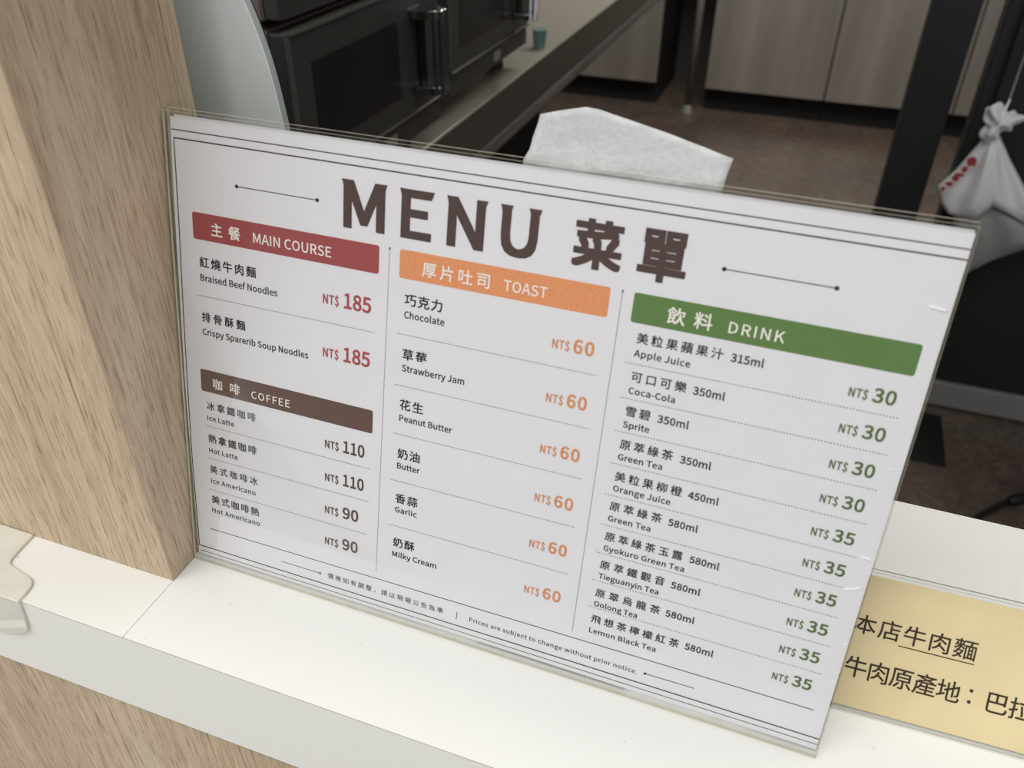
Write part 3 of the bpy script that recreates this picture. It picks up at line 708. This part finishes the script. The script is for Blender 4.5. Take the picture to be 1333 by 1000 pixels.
plan = rounded([(-140, -1.6), (-59, -1.6), (-61, 11.5), (-83, 16), (-84.5, 24), (-86, 35.2), (-140, 35.2)], 5.5, 5, keep=(0, 1, 5, 6))
gd.extrude([(a, b) for a, b in plan], 2, 0.05, 1.6)
face = rounded([(-140, 0.05), (-59, 0.05), (-62, -22), (-72, -29), (-86, -33), (-140, -33)], 6, 5, keep=(0, 1, 5))
gd.extrude(face, 1, -1.6, -0.05)
tag(gd.build('edge_guard', ['frost'], origin=(-80, 0, 0), bevel=0.5),
    'frosted plastic corner guard folded over the counter edge at far left', 'edge guard')

# ------------------------------------------------------------------ menu in its clear stand
YAW, LEAN = R(-0.66), R(13.12)
menu_m = frame((3.06, 53.46, 3.0), YAW, LEAN)

hold = tag(empty('sign_holder', mat=menu_m), 'large clear acrylic sign stand holding the white menu, leaning back', 'sign holder')
ED = ['acrylic', 'acrylic_edge']


def slab(u0, v0, u1, v1, y0, y1):
    """clear sheet with cut edges of their own material"""
    mb = MB()
    vs = [(u, y, v) for v in (v0, v1) for y in (y0, y1) for u in (u0, u1)]
    mb.add(vs, [(0, 1, 5, 4), (2, 6, 7, 3)], 0)
    mb.add(vs, [(0, 2, 3, 1), (4, 5, 7, 6), (0, 4, 6, 2), (1, 3, 7, 5)], 1)
    return mb


slab(-2.4, -2.9, 297.6, 212.2, -1.6, -0.5).build('front_sheet', ED, hold)
slab(-2.4, -2.9, 297.6, 213.2, 0.9, 2.7).build('back_sheet', ED, hold)
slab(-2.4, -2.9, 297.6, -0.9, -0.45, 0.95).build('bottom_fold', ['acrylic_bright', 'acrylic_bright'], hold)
ft = MB()   # foot reaching back along the counter, in the stand's own frame
ca, sa = math.cos(LEAN), math.sin(LEAN)


def st(y, z):       # (behind, above) on the counter -> local (y, z) of the leaning frame
    return (y * ca - z * sa, y * sa + z * ca)


prof = [st(3.2, -2.85), st(58, -2.85), st(58, -1.35), st(4.0, -1.35)]
ft.extrude([(-2.4, a, b) for a, b in prof] and [(a, b) for a, b in prof], 0, -2.4, 297.8)
ft.build('foot', ['acrylic'], hold)
# small blisters where the film over the print has lifted, their highlights painted white
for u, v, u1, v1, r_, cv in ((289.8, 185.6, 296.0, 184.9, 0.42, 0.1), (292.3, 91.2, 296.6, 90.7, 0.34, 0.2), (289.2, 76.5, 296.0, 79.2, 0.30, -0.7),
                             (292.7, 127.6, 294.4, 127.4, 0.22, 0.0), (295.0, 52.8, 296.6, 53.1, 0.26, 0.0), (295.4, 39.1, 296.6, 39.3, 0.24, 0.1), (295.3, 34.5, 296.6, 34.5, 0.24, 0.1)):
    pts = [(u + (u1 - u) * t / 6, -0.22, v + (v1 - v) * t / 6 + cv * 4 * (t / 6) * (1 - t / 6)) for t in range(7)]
    MB().tube(pts, [0.05] + [r_ * 1.2] * 5 + [0.05], 8).build('film_blister_glint', ['film'], hold, smooth=True)

menu = tag(empty('menu_sheet', mat=menu_m), 'white printed menu sheet of noodles, coffee, toast and drinks', 'menu')
# sheet with its slightly bowed left edge
bow = [(0, -0.6), (20, -0.9), (43, -1.3), (70, -1.8), (92, -2.0), (120, -1.8), (146, -1.3), (179, -0.9), (210, 0)]
pp = MB()
cols = 12
for j, (v, ul) in enumerate(bow):
    pp.v += [(ul + (297 - ul) * i / cols, 0, v) for i in range(cols + 1)]
for j in range(len(bow) - 1):
    for i in range(cols):
        a = j * (cols + 1) + i
        pp.f.append((a, a + 1, a + cols + 2, a + cols + 1))
        pp.mi.append(0)
n0 = len(pp.v)
front = list(pp.v)
pp.v += [(x, 0.15, z) for x, y, z in front]
pp.f += [tuple(reversed([i + n0 for i in f])) for f in pp.f]
pp.mi += [0] * (len(pp.f) - len(pp.mi))
pp.build('paper_sheet', ['paper'], menu)
MB().box(1.5, 0.35, 0.2, 296.6, 0.6, 210.9).build('backing_sheet', ['paper'], menu)


def part(sh, name, mat, parent=None, label=None):
    o = sh.build(name, [mat], parent or menu, fix=False)
    if label:
        o['label'] = label
    return o


# border rules
S_ = Sheet()
S_.line([(0.2, 205.0), (297, 205.0)], 0.42)
S_.line([(1.1, 201.7), (297, 201.7)], 0.52)
S_.line([(1.1, 201.9), (0.95, 182.8), (0.7, 163.5), (-0.1, 129), (-0.65, 92), (-0.9, 52), (-0.1, 4.4)], 0.45)
S_.line([(-0.1, 4.6), (297, 5.5)], 0.55)
S_.line([(0.4, 1.7), (297, 2.6)], 0.32)
S_.line([(7.1, 16.3), (292.2, 18.7)], 0.38)
part(S_, 'border_rule', 'thin')
for (a, b, dot) in (((30.6, 186.2), (67.9, 186.2), 'both'), ((225.8, 186.3), (262.2, 186.3), 'both'), ((47.7, 10.0), (68.9, 10.2), 'r'), ((225.4, 10.9), (246.1, 11.2), 'l')):
    S_ = Sheet().line([a, b], 0.34)
    r_ = 0.8 if dot == 'both' else 0.62
    if dot in ('both', 'l'):
        S_.disc(a[0], a[1], r_)
    if dot in ('both', 'r'):
        S_.disc(b[0], b[1], r_)
    part(S_, 'flourish_line', 'thin')

# title
S_ = Sheet()
for ch, u0, u1 in (('M', 79.6, 97.6), ('E', 104.4, 117.2), ('N', 123.6, 138.5), ('U', 144.9, 159.2)):
    S_.fit(ch, u0, u1, 177.5, 196.2, offset=0.036)
S_.fit('菜', 172.3, 190.6, 178.2, 196.2, offset=0.034)
S_.fit('單', 196.2, 213.3, 177.7, 196.1, offset=0.034)
for c, w_, sg in ((79.6, 2.5, -1), (97.6, 2.5, 1), (104.4, 2.5, -1), (117.2, 1.2, 1), (123.6, 2.5, -1), (138.5, 2.5, 1), (144.9, 2.0, -1), (148.3, 2.0, 1), (155.8, 2.0, -1), (159.2, 2.0, 1)):   # flared tops of the strokes
    S_.flat([(c - sg * w_, 196.2), (c + sg * 0.75, 196.25), (c - sg * 0.1, 193.6)], [(0, 1, 2)], 0.19)
part(S_, 'title_lettering', 'title')

# banners
for (u0, v0, u1, v1, mat, zh, zu0, zu1, zb, zh_h, en, eu0, eu1, eb, eh, lab) in (
        (7.8, 161.2, 95.6, 172.7, 'red', '主餐', 17.0, 31.3, 163.7, 5.6, 'MAIN COURSE', 37.7, 74.3, 164.3, 4.1, 'maroon banner over the main courses'),
        (7.0, 90.6, 94.6, 101.5, 'brown', '咖啡', 13.4, 27.8, 92.8, 5.2, 'COFFEE', 33.9, 53.8, 93.1, 3.5, 'dark brown banner over the coffees'),
        (104.5, 161.5, 188.2, 172.9, 'orange', '厚片吐司', 114.4, 142.6, 163.7, 5.8, 'TOAST', 147.8, 165.0, 164.4, 4.1, 'orange banner over the toasts'),
        (196.9, 161.7, 292.0, 172.8, 'green', '飲料', 209.7, 225.3, 163.8, 6.1, 'DRINK', 231.1, 249.9, 164.6, 4.0, 'green banner over the drinks')):
    bn = part(Sheet().rrect(u0, v0, u1, v1, 1.0), 'banner', mat, label=lab)
    S_ = Sheet().cjk(zh, zu0, zu1, zb, zh_h, 0.012)
    S_.latin(en, eu0, eu1, eb, eh, 0.012)
    part(S_, 'banner_lettering', 'white_ink', bn)

ITEMS = [   # chinese, u0, u1, bottom, height, english, u1, baseline, capital height, millilitres (u0, u1)
    ('紅燒牛肉麵', 10.3, 38.4, 149.2, 4.6, 'Braised Beef Noodles', 10.2, 48.7, 143.2, 2.85, None),
    ('排骨酥麵', 9.8, 32.1, 124.5, 4.4, 'Crispy Sparerib Soup Noodles', 9.6, 63.3, 118.4, 2.85, None),
    ('冰拿鐵咖啡', 9.5, 35.7, 81.5, 4.2, 'Ice Latte', 9.4, 24.0, 76.2, 2.5, None),
    ('熱拿鐵咖啡', 9.3, 35.5, 64.6, 4.3, 'Hot Latte', 9.2, 25.1, 59.2, 2.5, None),
    ('美式咖啡冰', 9.1, 35.5, 48.3, 4.2, 'Ice Americano', 9.3, 34.3, 42.8, 2.5, None),
    ('美式咖啡熱', 9.1, 35.7, 31.6, 4.4, 'Hot Americano', 8.9, 36.0, 26.4, 2.5, None),
    ('巧克力', 107.4, 123.7, 150.7, 4.9, 'Chocolate', 107.3, 124.8, 145.5, 2.8, None),
    ('草莓', 107.3, 118.0, 127.6, 4.8, 'Strawberry Jam', 107.3, 134.8, 122.6, 2.8, None),
    ('花生', 107.0, 117.6, 105.2, 4.8, 'Peanut Butter', 107.0, 131.0, 100.0, 2.75, None),
    ('奶油', 106.9, 117.3, 82.2, 4.8, 'Butter', 106.8, 117.5, 77.3, 2.75, None),
    ('香蒜', 106.7, 117.1, 60.2, 4.7, 'Garlic', 106.6, 117.2, 55.4, 2.7, None),
    ('奶酥', 106.4, 116.7, 37.4, 4.7, 'Milky Cream', 106.1, 127.8, 32.0, 2.7, None),
    ('美粒果蘋果汁', 200.2, 231.1, 154.2, 4.1, 'Apple Juice', 200.0, 220.5, 149.1, 2.55, ('315ml', 233.8, 245.1, 154.5)),
    ('可口可樂', 200.3, 220.6, 139.1, 4.1, 'Coca-Cola', 200.1, 217.5, 134.3, 2.55, ('350ml', 223.2, 234.5, 139.4)),
    ('雪碧', 200.2, 209.6, 125.1, 4.1, 'Sprite', 200.0, 210.1, 120.3, 2.55, ('350ml', 212.4, 224.0, 125.4)),
    ('原萃綠茶', 200.1, 220.3, 111.1, 4.1, 'Green Tea', 200.0, 217.2, 106.4, 2.55, ('350ml', 223.2, 234.7, 111.2)),
    ('美粒果柳橙', 200.1, 226.0, 97.1, 4.1, 'Orange Juice', 200.0, 222.6, 92.5, 2.55, ('450ml', 228.6, 240.0, 97.4)),
    ('原萃綠茶', 199.9, 220.5, 83.7, 4.0, 'Green Tea', 199.9, 217.0, 78.8, 2.5, ('580ml', 223.2, 234.6, 83.7)),
    ('原萃綠茶玉露', 199.9, 231.0, 69.6, 4.0, 'Gyokuro Green Tea', 199.9, 232.6, 64.8, 2.5, ('580ml', 233.8, 245.3, 69.9)),
    ('原萃鐵觀音', 199.7, 226.2, 55.9, 4.0, 'Tieguanyin Tea', 199.7, 224.6, 51.1, 2.5, ('580ml', 228.8, 240.4, 56.1)),
    ('原翠烏龍茶', 199.6, 226.5, 41.9, 4.0, 'Oolong Tea', 199.6, 217.9, 37.1, 2.5, ('580ml', 228.8, 240.5, 42.3)),
    ('飛想茶檸檬紅茶', 199.5, 236.4, 28.6, 4.0, 'Lemon Black Tea', 199.3, 227.8, 23.3, 2.45, ('580ml', 238.9, 250.4, 29.2)),
]
for zh, a, b, vb, h, en, ea, eb, ev_, eh, ml in ITEMS:
    S_ = Sheet().cjk(zh, a, b, vb, h, 0.016 if h > 4.25 else 0.012)
    S_.latin(en, ea, eb, ev_, eh, 0.020)
    if ml:
        S_.latin(ml[0], ml[1], ml[2], ml[3], 2.95, 0.024, wide=1.08)
    part(S_, 'item_lettering', 'text')


def price(num, n0, n1, v, cap, d0, d1, dv, dcap, mat):
    S_ = Sheet().latin('NT$', n0, n1, v, cap, 0.026, wide=1.0)
    S_.latin(num, d0, d1, dv, dcap, 0.028, wide=1.0, res=3)
    part(S_, 'price_lettering', mat)


for v in (144.4, 120.9):
    price('185', 70.5, 77.9, v + 0.3, 3.8, 80.3, 92.6, v, 6.2, 'price_red')
for num, v in (('110', 78.0), ('110', 61.3), ('90', 44.4), ('90', 27.6)):
    price(num, 71.5, 78.4, v + 0.2, 3.6, 80.6, 91.0 if num == '110' else 88.6, v, 5.6, 'price_brown')
for v in (145.7, 123.4, 101.1, 78.8, 56.6, 33.4):
    price('60', 169.0, 175.8, v + 0.3, 3.4, 177.3, 185.2, v, 5.2, 'price_orange')
for k, v in enumerate((150.4, 136.7, 122.6, 108.7, 94.8, 81.1, 67.6, 54.0, 40.7, 27.3)):
    price('30' if k < 4 else '35', 273.9, 280.0, v + 0.3, 3.15, 281.5, 288.8, v, 4.85, 'price_green')

# dotted rules between the items
for a, b in (((8.2, 136.3), (93.7, 136.5)), ((8.4, 73.0), (93.3, 73.2)), ((8.4, 56.1), (93.2, 56.6)), ((8.2, 38.9), (92.5, 39.3)),
             ((104.8, 138.4), (186.8, 138.5)), ((104.8, 116.0), (186.8, 116.3)), ((104.8, 93.6), (186.7, 94.1)), ((104.4, 71.0), (186.7, 71.6)), ((104.0, 48.1), (186.5, 48.7))):
    part(Sheet().dotted(a, b), 'dotted_rule', 'dots')
for v in (146.2, 132.2, 118.3, 104.4, 90.4, 76.6, 63.2, 49.7, 36.3):
    part(Sheet().dotted((197.6, v - 0.05), (290.7, v + 0.1)), 'dotted_rule', 'dots')
for (a, b) in (((100.1, 171.6), (98.3, 21.2)), ((192.6, 171.6), (192.2, 21.4))):
    S_ = Sheet().dotted(a, b, 0.98, 0.52, 0.32)
    S_.disc(a[0], a[1] + 0.8, 0.45)
    part(S_, 'dotted_rule', 'dots')

# footer
S_ = Sheet().cjk('價格如有調整，請以現場公告為準', 73.1, 132.5, 8.9, 3.0, 0.006)
S_.line([(139.1, 8.2), (139.3, 12.4)], 0.3)
S_.latin('Prices are subject to change without prior notice.', 145.4, 222.1, 9.4, 2.2, 0.010)
part(S_, 'footer_lettering', 'text')

# slip of thin paper tucked behind the stand
sl = empty('paper_slip', mat=menu_m @ Matrix.Translation(Vector((0, 3.5, 0)) * MM))
tag(sl, 'crumpled piece of thin white paper standing behind the menu stand', 'paper')
outl = [(148.5, -2.5), (148.9, 120), (149.4, 212), (151.3, 216), (152.6, 222.5), (153.8, 228.0), (160, 229.8), (169.8, 232.2), (175, 231.9), (190, 228.9), (206, 225.4),
        (221.6, 221.8), (220.6, 216.5), (219.6, 209), (219.0, 120), (218.0, -2.5)]
sm = MB()
NR = 14
cx_, cv_ = 183.0, 196.0
ring = []
for k in range(len(outl)):
    p0, p1 = outl[k], outl[(k + 1) % len(outl)]
    for t in range(3):
        ring.append((p0[0] + (p1[0] - p0[0]) * t / 3, p0[1] + (p1[1] - p0[1]) * t / 3))
random.seed(5)
nk = len(ring)


def slip_h(u, v):
    e = min(1.0, max(0.0, (v - 190) / 30))
    return 0.6 + e * (1.6 + 1.9 * math.exp(-((u - 172) / 11) ** 2 - ((v - 218) / 8) ** 2) + 0.8 * math.sin(u * 0.16 + 1) + 0.35 * math.sin(u * 0.55 + v * 0.3) + 0.25 * math.sin(v * 0.9 - u * 0.2))


for s in (0.0, 0.35):
    k0 = len(sm.v)
    for j in range(NR + 1):
        f = j / NR
        for (u, v) in ring:
            uu, vv = cx_ + (u - cx_) * f, cv_ + (v - cv_) * f
            sm.v.append((uu, slip_h(uu, vv) - 0.6 + s + 0.05, vv))
    for j in range(NR):
        for k in range(nk):
            sm.f.append((k0 + j * nk + k, k0 + j * nk + (k + 1) % nk, k0 + (j + 1) * nk + (k + 1) % nk, k0 + (j + 1) * nk + k))
            sm.mi.append(0)
h = (NR + 1) * nk
for k in range(nk):
    a = NR * nk
    sm.f.append((a + k, a + (k + 1) % nk, h + a + (k + 1) % nk, h + a + k))
    sm.mi.append(0)
sm.build('thin_paper', ['slip'], sl, smooth=True)

# ------------------------------------------------------------------ yellow card about the beef in its small stand
card_m = frame((306.29, 75.34, 0.35), R(1.51), R(30.0))
h2 = tag(empty('sign_holder', mat=card_m), 'small low clear acrylic stand holding the yellow card at right', 'sign holder')
slab(-28, -0.1, 136, 60.6, -1.3, -0.3).build('front_sheet', ED, h2)
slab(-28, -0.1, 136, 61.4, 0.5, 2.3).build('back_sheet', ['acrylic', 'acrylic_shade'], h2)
c30, s30 = math.cos(R(30)), math.sin(R(30))
MB().extrude([(y * c30 - z * s30, y * s30 + z * c30) for y, z in ((2.9, -0.3), (46, -0.3), (46, 1.2), (3.6, 1.2))], 0, -28, 136).build('foot', ['acrylic'], h2)
cd = tag(empty('yellow_card', mat=card_m), 'pale yellow card with black Chinese text on the beef, right of the menu', 'card')
MB().box(-25, 0, 1.3, 133, 0.3, 58.9).build('card_sheet', ['card'], cd)
S_ = Sheet()
for ch, u0 in zip('本店牛肉麵', (1.0, 10.7, 20.3, 29.9, 39.5)):
    vs, fs, adv, bb = glyph(ch, 0.006, 3)
    S_.flat([(u0 + 4.25 + (x - 0.5) * 9.2, 33.5 + (y + 0.09) * 9.0) for x, y in vs], fs, 0.08, 5)
S_.rect(19.2, 32.05, 48.0, 32.5)
for i, ch in enumerate('牛肉原產地：巴拉圭'):
    if ch == '：':
        S_.disc(49.4, 16.6, 0.75)
        S_.disc(49.4, 21.4, 0.75)
        continue
    vs, fs, adv, bb = glyph(ch, 0.006, 3)
    S_.flat([(0.9 + 9.0 * i + 4.35 + (x - 0.5) * 9.4, 14.3 + (y + 0.09) * 9.8) for x, y in vs], fs, 0.08, 5)
part(S_, 'card_lettering', 'card_ink', cd)

# ------------------------------------------------------------------ pale grey rounded screen behind the pillar
gp = tag(empty('display_screen', (-90, 153, 0)), 'pale grey panel with a rounded corner, half hidden behind the oak pillar', 'screen')
def smooth_path(p, n=5):
    out = []
    for i in range(len(p) - 1):
        a, b, c, d = Vector(p[max(i - 1, 0)]), Vector(p[i]), Vector(p[i + 1]), Vector(p[min(i + 2, len(p) - 1)])
        for k in range(n):
            t = k / n
            out.append(tuple(0.5 * (2 * b + (c - a) * t + (2 * a - 5 * b + 4 * c - d) * t * t + (3 * b - a - 3 * c + d) * t ** 3)))
    return out + [tuple(p[-1])]


ol = [(-230, 6), (24.5, 6)] + smooth_path([(24.5, 120), (24.2, 150), (23.4, 178), (21.8, 200), (18.6, 221), (13.2, 240), (8, 250), (0, 258), (-12, 264), (-30, 267.5)]) + [(-230, 268)]
MB().extrude(ol, 1, 150, 154.5, 0, 1).build('back_shell', ['grey_panel', 'grey_edge'], gp, (-90, 153, 0), bevel=0.6)
MB().extrude([(x - 2.5, z) for x, z in ol], 1, 154.6, 158, 0, 0).build('front_bezel', ['black'], gp, (-90, 153, 0))
MB().box(-150, 128, 0.2, -40, 190, 6).build('base_plate', ['grey_edge'], gp, (-90, 153, 0), bevel=1.0)

# ------------------------------------------------------------------ kitchen: steel bench with the ovens
be = tag(empty('steel_bench', (-600, 1700, -1000)), 'long stainless steel bench along the left side carrying the ovens', 'bench')
BO = (-600, 1700, -1000)
MB().box(-1000, 560, -156, -320, 3050, -150).build('bench_top', ['bench'], be, BO, bevel=1.5)
MB().box(-345, 560, -232, -322, 3050, -156.5).build('apron', ['apron'], be, BO)
MB().box(-350, 560, -272, -322, 3050, -232.5).build('apron_reflection', ['rail_steel'], be, BO, bevel=12, seg=4)  # lighter strip built in place of the blurred reflection on the apron
MB().box(-980, 600, -985, -640, 2600, -300).build('bench_shade_box', ['dark'], be, BO)  # dark box added to stand in for the shade under the bench
for x in (-420, -940):
    for y in (640, 1800, 2980):
        MB().tube([(x, y, -1000), (x, y, -985), (x, y, -985.2)], [14, 19, 19], 12).build('leg', ['steel'], be, BO, smooth=True)


def make_oven():
    r = empty('microwave_oven', (0, 0, 0))
    # local: x = 0 door front (facing +x), y 0..400 along the bench, z 0 = feet on the bench
    MB().box(-440, 0, 40, -24, 400, 252).build('oven_body', ['oven'], r, bevel=3)
    dr = MB().box(-23.5, 2, 80, 0, 398, 250).build('door', ['oven_door'], r, bevel=3)
    MB().box(-23.5, 2, 42, -3, 398, 78).build('lower_panel', ['oven_door'], r, bevel=2)
    MB().box(0.1, 44, 112, 0.6, 262, 212).build('door_window', ['oven_glass'], dr)
    MB().box(-8, 3, 78.5, 4, 397, 81.5).build('door_lip', ['oven_trim'], dr, bevel=1.2)
    MB().box(-8, 3, 246, 3, 397, 250.5).build('door_lip', ['oven_trim'], dr, bevel=1)
    MB().box(-3, 0.5, 84, 1.5, 6, 246).build('door_edge', ['oven_trim'], dr, bevel=1)
    MB().box(-2.8, 210, 50, -1.6, 244, 66).build('nameplate', ['rail'], r)
    hd = MB()
    for z in (112, 214):
        hd.extrude(rounded([(0, 298), (30, 300), (44, 310), (44, 326), (34, 338), (0, 342)], 7, 3), 2, z - 6, z + 6)
    for x, y, q in ((34, 306, 3.5), (41, 312, 4.5), (41, 323, 4.5), (33, 333, 3.5)):
        hd.tube([(x, y, 106), (x, y, 220)], q, 10)
    hd.build('handle', ['chrome'], dr, bevel=1.0)
    MB().tube([(8, 318, 118), (8, 318, 208)], 7, 12).build('handle_backing', ['oven_glass'], dr)
    for x in (-60, -400):
        for y in (40, 360):
            MB().tube([(x, y, 0.3), (x, y, 40)], [20, 16], 14).build('foot', ['rubber'], r)
    return r


ov = make_oven()
for k, (x, y, z, lab) in enumerate(((-300, 636, -150, 'lower black and steel oven nearest the counter, handle at its far side'),
                                    (-330, 1137, -150, 'farther oven on the bench, its handle cut by the top of the photo'),
                                    (-300, 636, 70.5, 'oven stacked on top of the nearest oven, at the top edge'))):
    o = ov if k == 0 else copy_tree(ov)
    o.location = Vector((x, y, z)) * MM
    tag(o, lab, 'oven', 'ovens on the steel bench')
    if k == 2:
        for ch in o.children:       # the stacked one stands on low pads
            if ch.name.startswith('foot'):
                ch.scale.z, ch.location.z = 0.2, 32.1 * MM

cp = MB().tube([(-352, 1680, -149.6), (-352, 1680, -112)], [13, 16], 16)
tag(cp.build('small_cup', ['teal'], origin=(-352, 1680, -150)), 'small teal plastic cup on the bench beside the farther oven', 'cup')

# steel cupboards along the back wall
for k, (x0, x1, lab) in enumerate(((-1280, -525, 'narrow grey steel cupboard at the far left end of the row'),
                                   (-280, 286.5, 'wide grey steel cupboard just right of the thin pipe'),
                                   (290.5, 857, 'grey steel cupboard directly left of and behind the black post'),
                                   (861, 1430, 'grey steel cupboard seen in the gap between black post and black partition'))):
    c = tag(empty('steel_cupboard', (x0, 4150, -1000)), lab, 'cupboard', 'steel cupboards along the back wall')
    o3 = (x0, 4150, -1000)
    MB().box(x0, 4172, -890, x1, 4700, -110).build('cupboard_body', ['dark'], c, o3)
    MB().box(x0 + 1, 4150, -888, x1 - 1, 4171, -112).build('cupboard_door', ['cab'], c, o3, bevel=3)
    MB().box(x0, 4195, -999.5, x1, 4690, -890.3).build('plinth', ['dark'], c, o3)
tp = MB().box(-1290, 4140, -109, 1440, 4740, -70)
tag(tp.build('back_worktop', ['steel'], origin=(0, 4400, -110), bevel=3), 'stainless worktop lying across the cupboards at the back', 'worktop')
lg = tag(empty('pipe_leg', (-345, 4100, -1000)), 'thin chrome pipe standing in the dark gap between cupboards', 'pipe')
MB().tube([(-345, 4100, -999), (-345, 4100, -140)], 17, 12).build('pipe', ['rail_steel'], lg, (-345, 4100, -1000), smooth=True)
MB().tube([(-345, 4100, -999.5), (-345, 4100, -990), (-345, 4100, -960)], [44, 40, 18], 14).build('floor_flange', ['rail_steel'], lg, (-345, 4100, -1000))
vl = tag(empty('gas_valve', (-742, 4138, -520)), 'small metal gas valve on the cupboard front beyond the bench', 'valve')
MB().tube([(-742, 4149, -520), (-742, 4110, -520)], 16, 12).build('valve_body', ['rail_steel'], vl, (-742, 4138, -520), smooth=True)
MB().tube([(-742, 4118, -430), (-742, 4118, -610)], [9, 9], 10).build('valve_pipe', ['steel'], vl, (-742, 4138, -520), smooth=True)
MB().box(-764, 4090, -528, -720, 4109, -512).build('valve_lever', ['chrome'], vl, (-742, 4138, -520), bevel=3)

# black post and black unit
ps = tag(empty('black_post', (482, 1900, -1000)), 'tall black square metal post standing in the kitchen behind the menu', 'post')
MB().box(436, 1870, -992, 528, 1945, 1448).build('post_shaft', ['black'], ps, (482, 1900, -1000), bevel=2)
MB().box(420, 1856, -999.8, 544, 1960, -992.2).build('floor_plate', ['black'], ps, (482, 1900, -1000), bevel=2)
un = tag(empty('black_partition', (950, 1920, -1000)), 'big black partition panel with a grey rail along its foot, at right edge', 'partition')
UO = (950, 1920, -1000)
MB().box(578, 1886, -918, 1500, 1950, 330).build('partition_frame', ['black'], un, UO, bevel=3)
MB().box(606, 1868, -915, 1497, 1885.5, 327).build('door_panel', ['black'], un, UO, bevel=4)
MB().box(582, 1862, -992, 1500, 1900, -922).build('foot_rail', ['rail'], un, UO, bevel=3)
for x in (620, 1450):
    for y in (1918,):
        MB().tube([(x, y, -999.5), (x, y, -918)], 22, 12).build('caster', ['rubber'], un, UO)
tag(MB().box(470, 1612, -999.8, 722, 1822, -994).build('floor_mat', ['rubber'], origin=(600, 1715, -1000), bevel=2),
    'small black rubber mat on the brown floor below the black partition', 'mat')

# hanging plastic bag on the black cabinet
bo = (612, 1790, -330)
bg_ = tag(empty('plastic_bag', bo), 'white plastic bag with red print, knotted and hanging on the black partition', 'bag')
kb = bmesh.new()
bmesh.ops.create_icosphere(kb, subdivisions=4, radius=1.0)
vs = []
for v in kb.verts:
    p = v.co
    a = math.atan2(p.z, p.x)
    f = 1 + 0.34 * math.sin(3 * a + 0.8) + 0.16 * math.sin(7 * a + p.y * 3) + 0.10 * math.sin(9 * p.z + 5 * p.x)
    vs.append((614 + p.x * 31 * f + 5 * p.z, 1792 + p.y * 20 * f, -236 + p.z * 34 * f))
fs = [tuple(v.index for v in f.verts) for f in kb.faces]
kb.free()
MB().add(vs, fs).build('knot', ['bag'], bg_, bo, smooth=True)


def sack(outline, apex, depth, folds, yb, freq=9.0, phase=0.0, NRR=18, sub=5):
    ringp = []
    L = len(outline)
    for k in range(L):
        p0, p1 = outline[k], outline[(k + 1) % L]
        for t in range(sub):
            ringp.append((p0[0] + (p1[0] - p0[0]) * t / sub, p0[1] + (p1[1] - p0[1]) * t / sub))
    cx = sum(p[0] for p in ringp) / len(ringp)
    cz = sum(p[1] for p in ringp) / len(ringp)
    n = len(ringp)
    mb = MB()
    for side in (-1, 1):
        k0 = len(mb.v)
        for j in range(NRR + 1):
            f = j / NRR
            for (x, z) in ringp:
                xx, zz = cx + (x - cx) * f, cz + (z - cz) * f
                ang = math.atan2(xx - apex[0], apex[1] - zz)
                dist = math.hypot(xx - apex[0], zz - apex[1])
                h_ = depth * math.sqrt(max(0, 1 - f * f))
                h_ += (1 - f ** 4) * folds * (math.sin(ang * freq + phase) + 0.5 * math.sin(ang * freq * 2.3 + phase * 2)) * min(1, dist / 60)
                mb.v.append((xx, yb + side * h_, zz))
        for j in range(NRR):
            for k in range(n):
                mb.f.append((k0 + j * n + k, k0 + j * n + (k + 1) % n, k0 + (j + 1) * n + (k + 1) % n, k0 + (j + 1) * n + k))
                mb.mi.append(0)
    return mb


sack([(606, -258), (622, -258), (660, -310), (712, -372), (760, -420), (800, -468), (740, -450), (700, -432), (660, -418), (630, -455), (580, -450), (556, -425), (540, -392), (566, -350), (588, -300)],
     (612, -255), 30, 9, 1806, 8.0, 0.6).build('bag_body', ['bag'], bg_, bo, smooth=True)
sack([(585, -430), (662, -420), (720, -440), (800, -470), (760, -505), (700, -548), (655, -592), (638, -590), (612, -520)],
     (612, -255), 22, 5, 1812, 10.0, 2.0).build('bag_corner', ['bag_shaded'], bg_, bo, smooth=True)
rp = MB()
random.seed(11)
for (x, z, w, hh) in ((586, -318, 11, 12), (578, -335, 7, 8), (571, -349, 10, 5), (566, -358, 8, 8), (558, -371, 9, 6), (549, -383, 6, 6)):
    n = 9
    rp.extrude([(x + w * math.cos(2 * math.pi * k / n) * random.uniform(0.7, 1.1), z + hh * math.sin(2 * math.pi * k / n) * random.uniform(0.7, 1.1)) for k in range(n)], 1, 1774, 1775)
rp.build('red_print', ['red_print'], bg_, bo)
MB().tube([(617, 1792, -212), (621, 1800, -190)], [5, 3.5], 8).build('clip', ['chrome'], bg_, bo)
MB().tube([(621, 1800, -190), (628, 1840, -120), (640, 1867, -30)], [2, 2, 2], 8).build('strap', ['rail'], bg_, bo)

# cable on the floor
cb = tag(empty('power_cable', (850, 1500, -994)), 'black cable with a thick plug lying on the floor behind the counter', 'cable')
CO = (850, 1500, -994)
MB().tube([(700, 1330, -993), (745, 1405, -993), (790, 1462, -992), (825, 1500, -990), (845, 1517, -988)], 6.5, 10).build('cord', ['rubber'], cb, CO, smooth=True)
MB().tube([(845, 1517, -988), (856, 1527, -987), (866, 1535, -986), (930, 1575, -986), (990, 1600, -986)], [8, 13, 13, 12, 9], 12).build('plug', ['rubber'], cb, CO, smooth=True)
